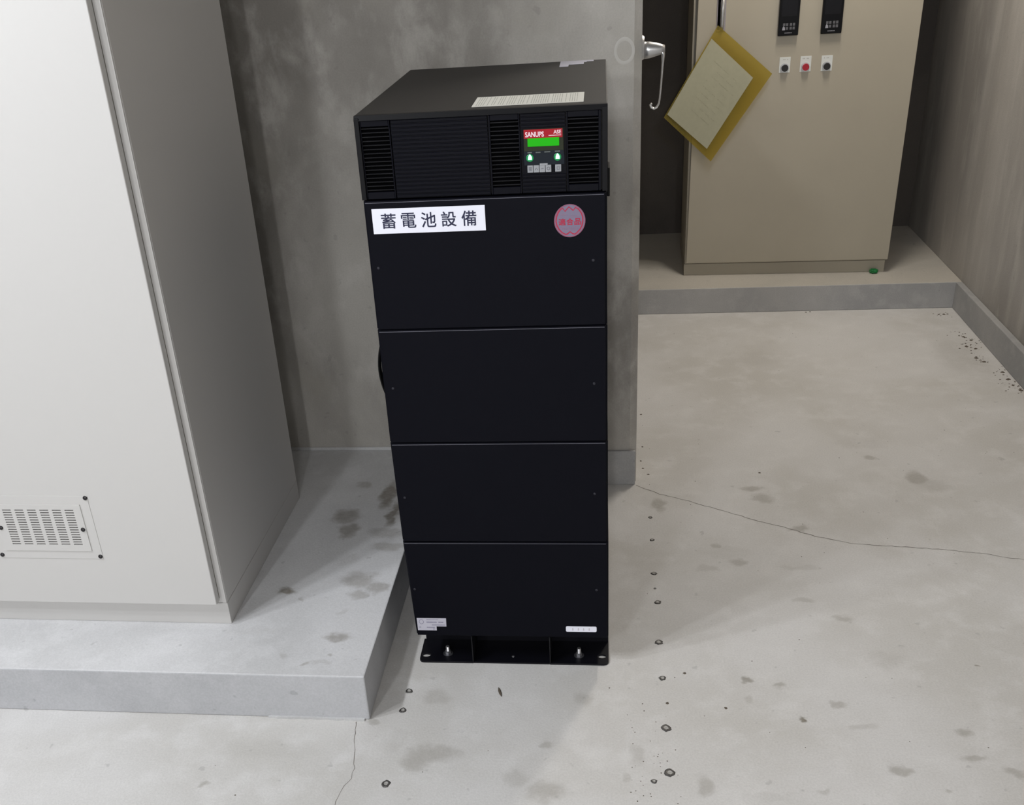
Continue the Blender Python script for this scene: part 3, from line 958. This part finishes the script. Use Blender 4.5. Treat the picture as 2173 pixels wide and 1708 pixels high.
# ---------------------------------------------------------------- beige control cabinet at the back
GX, GY = 0.3264, 4.5117
ctl = empty('control_cabinet', 'beige control cabinet with push buttons on the raised floor at the back', 'cabinet', (GX, GY, HQ), -0.0263)
def Y(z):
    return z-HQ
bm = bmesh.new()
add_box(bm, -0.004, 0.822, 0.0, 0.46, 0.0, Y(0.1570), 0.001)
finish('plinth', bm, m_beige2, ctl)
bm = bmesh.new()
add_box(bm, -0.002, 0.830, 0.0, 0.46, Y(0.1580), Y(1.90), 0.002)
finish('body', bm, m_beige2, ctl)
bm = bmesh.new()
t = bmesh.new()
add_prism(t, [(0.0035, Y(0.1655)), (0.8280, Y(0.1655)), (0.8440, Y(1.88)), (0.0200, Y(1.88))], -0.0200, -0.0030)
bmesh.ops.bevel(t, geom=t.edges[:], offset=0.002, segments=2, profile=0.5, affect='EDGES')
join(bm, t)
finish('door', bm, m_beige2, ctl)
bm = bmesh.new()
add_box(bm, 0.006, 0.824, -0.0030, 0.0, Y(0.170), Y(1.87))
finish('gasket', bm, m_gasket, ctl)
# push buttons with their name plates
def push(xc, zc, mat, lab, seed):
    p = box('name_plate', xc-0.0205, xc+0.0205, -0.0212, -0.0200, Y(zc-0.018), Y(zc+0.0385), m_plate, ctl, 0.0004)
    p['label'] = lab
    bm = bmesh.new()
    for k in range(5):
        if (k+seed) % 3:
            add_box(bm, xc-0.012+k*0.005, xc-0.009+k*0.005, -0.0216, -0.0211, Y(zc+0.0285), Y(zc+0.0315))
    finish('small_print', bm, m_creamink, p)
    bm = bmesh.new()
    add_cyl(bm, (xc, -0.0212, Y(zc)), (0, -1, 0), 0.0165, 0.0150, 0.0060, 24)
    finish('chrome_ring', bm, m_zinc, p, smooth=False)
    bm = bmesh.new()
    add_cyl(bm, (xc, -0.0272, Y(zc)), (0, -1, 0), 0.0132, 0.0125, 0.0100, 24)
    finish('push_button', bm, mat, p)
push(0.3520, 0.9335, m_blkbtn, 'white plate with left black push button', 0)
push(0.4300, 0.9335, m_redbtn, 'white plate with red push button', 1)
push(0.5088, 0.9325, m_blkbtn, 'white plate with right black push button', 2)
# two panel controllers
for (a, b, zb_) in ((0.3160, 0.3905, 1.0500), (0.4738, 0.5490, 1.0495)):
    bm = bmesh.new()
    add_box(bm, a, b, -0.0400, -0.0200, Y(zb_), Y(zb_+0.150), 0.002)
    cc = finish('panel_controller', bm, m_ctrl, ctl)
    bm = bmesh.new()
    kz = zb_+0.034
    for r in range(2):
        for q in range(2):
            for s in range(2):
                add_box(bm, a+0.016+q*0.025+s*0.011, a+0.0245+q*0.025+s*0.011, -0.0406, -0.0399, Y(kz-r*0.013), Y(kz-r*0.013+0.010), 0.0003, 1)
    finish('key_field', bm, m_ctrlkey, cc)
    bm = bmesh.new()
    add_prism(bm, [(a+0.014, Y(kz-0.014)), (a+0.025, Y(kz-0.014)), (a+0.0235, Y(kz-0.006)), (a+0.0190, Y(kz+0.0005)), (a+0.0155, Y(kz-0.004))], -0.0409, -0.0405)
    for k in range(6):
        add_box(bm, a+0.024+k*0.0045, a+0.0272+k*0.0045, -0.0404, -0.0399, Y(zb_+0.0085), Y(zb_+0.0112))
    finish('marking', bm, m_ctrllite, cc)
    box('display', a+0.009, b-0.009, -0.0403, -0.0399, Y(zb_+0.068), Y(zb_+0.130), plain('controller_display', (0.006, 0.006, 0.008, 1), 0.3, spec=0.2), cc)
# flush lever lock whose lower end shows above the hanging sheet
bm = bmesh.new()
add_box(bm, 0.0850, 0.1190, -0.0225, -0.0200, Y(1.075), Y(1.245), 0.001)
lk = finish('lever_lock', bm, m_lockmetal, ctl)
box('lever_recess', 0.0885, 0.0985, -0.0229, -0.0224, Y(1.082), Y(1.235), m_void, lk)
bm = bmesh.new()
add_sweep(bm, [(0.1060, -0.0260, Y(1.078)), (0.1060, -0.0300, Y(1.10)), (0.1065, -0.0330, Y(1.15)), (0.1070, -0.0300, Y(1.22))], [(.005, .003), (.0075, .004), (.0075, .004), (.006, .003)], up=(0, 1, 0), n=8)
finish('lever', bm, m_alu, lk, smooth=True)

# yellow see-through sleeve with a pale sheet, hung on the lever by one corner
rz = -0.0263
def gw(x, d, z):
    c, s = math.cos(rz), math.sin(rz)
    return Vector((GX+c*x-s*d, GY+s*x+c*d, z))
slv = empty('document_sleeve', 'yellow see-through sleeve with a pale sheet hanging askew from the beige cabinet', 'document sleeve', gw(0.09, -0.035, 1.085))
O = slv.location
S = [(0.0905, 1.1000), (0.3050, 0.9160), (0.0865, 0.5920), (-0.1060, 0.7700)]
def quad_sheet(name, corners, d, thick, mat, bow=0.0, rnd=None):
    bm = bmesh.new()
    n = 12
    g = []
    for k in range(2):
        row = []
        for i in range(n+1):
            r_ = []
            for j in range(n+1):
                u, v = i/n, j/n
                p = [(1-u)*(1-v)*corners[0][q]+u*(1-v)*corners[1][q]+u*v*corners[2][q]+(1-u)*v*corners[3][q] for q in (0, 1)]
                dd = d-bow*math.sin(math.pi*u)*math.sin(math.pi*v)+k*thick
                r_.append(bm.verts.new(gw(p[0], dd, p[1])-O))
            row.append(r_)
        g.append(row)
    for k in range(2):
        for i in range(n):
            for j in range(n):
                bm.faces.new((g[k][i][j], g[k][i+1][j], g[k][i+1][j+1], g[k][i][j+1]))
    for i in range(n):
        for (a, b) in (((i, 0), (i+1, 0)), ((i, n), (i+1, n)), ((0, i), (0, i+1)), ((n, i), (n, i+1))):
            bm.faces.new((g[0][a[0]][a[1]], g[0][b[0]][b[1]], g[1][b[0]][b[1]], g[1][a[0]][a[1]]))
    return finish(name, bm, mat, slv, smooth=False)
quad_sheet('sleeve', S, -0.0365, 0.0004, m_sleeve, bow=0.003)
P_ = [(0.0683, 1.0541), (0.2333, 0.905), (0.0687, 0.6426), (-0.0925, 0.7819)]
o = quad_sheet('sheet', P_, -0.0400, 0.0005, m_paper, bow=0.003)
o['label'] = 'pale yellowish sheet of paper'
bm = bmesh.new()
for r in range(9):
    u0, v = 0.25+0.05*(r % 3), 0.16+0.075*r
    for k in range(12):
        if random.random() < 0.35:
            continue
        u = u0+k*0.045
        p = [(1-u)*(1-v)*P_[0][q]+u*(1-v)*P_[1][q]+u*v*P_[2][q]+(1-u)*v*P_[3][q] for q in (0, 1)]
        e1 = (Vector(P_[1])-Vector(P_[0])).normalized()
        e2 = (Vector(P_[3])-Vector(P_[0])).normalized()
        a = Vector(p)
        c4 = [a, a+e1*0.006, a+e1*0.006+e2*0.0022, a+e2*0.0022]
        dd = -0.0404-0.003*math.sin(math.pi*u)*math.sin(math.pi*v)
        bm.faces.new([bm.verts.new(gw(c.x, dd, c.y)-O) for c in c4])
finish('small_print', bm, plain('very_faint_print', (0.34, 0.33, 0.235, 1), 0.7), slv)['kind'] = 'stuff'

# green plastic bit at the cabinet foot
bm = bmesh.new()
bmesh.ops.create_icosphere(bm, subdivisions=3, radius=1.0)
for v in bm.verts:
    c = v.co
    k = 1+0.16*math.sin(c.x*7+1)*math.cos(c.y*5)+0.10*math.sin(c.z*11+c.x*4)
    v.co = Vector((c.x*0.0165*k, c.y*0.016*k, max(0.0, 0.009+c.z*0.010*k)))
tag(finish('plastic_scrap', bm, m_green, loc=(1.103, 4.472, HQ)), 'small crumpled green plastic scrap at the foot of the beige cabinet', 'plastic scrap')

# ---------------------------------------------------------------- lever handle on the wall end
hx, hy = 0.0815, 2.83
hd = empty('pull_handle', 'cast metal lever handle sticking out from the end of the concrete wall', 'handle', (hx, hy, 1.20))
bm = bmesh.new()
add_cyl(bm, (0.0, 0, 0.006), (1, 0, 0), 0.0290, 0.0265, 0.0050, 28)
finish('rose', bm, m_alu, hd)
bm = bmesh.new()
add_sweep(bm, [(0.003, 0, 0.000), (0.018, 0, 0.000), (0.034, 0, 0.0005), (0.046, 0, 0.0005), (0.0560, 0, 0.0010)],
          [(0.0190, 0.0205), (0.0185, 0.0195), (0.0165, 0.0160), (0.0140, 0.0125), (0.0110, 0.0085)], n=20)
add_sweep(bm, [(0.0475, 0, 0.004), (0.0520, 0, -0.012), (0.0515, 0, -0.030), (0.0500, 0, -0.060), (0.0480, 0, -0.090), (0.0460, 0, -0.115), (0.0440, 0, -0.127), (0.0390, 0, -0.1355), (0.0320, 0, -0.1385), (0.0255, 0, -0.1350), (0.0235, 0, -0.1290), (0.0265, 0, -0.1255)],
          [(0.0060, 0.0100), (0.0046, 0.0100), (0.0030, 0.0095), (0.0024, 0.0090), (0.0024, 0.0090), (0.0024, 0.0090), (0.0026, 0.0090), (0.0028, 0.0090), (0.0030, 0.0090), (0.0034, 0.0090), (0.0034, 0.0085), (0.0026, 0.0080)], up=(0, 1, 0), n=12)
o = finish('lever', bm, m_alu, hd, smooth=True)
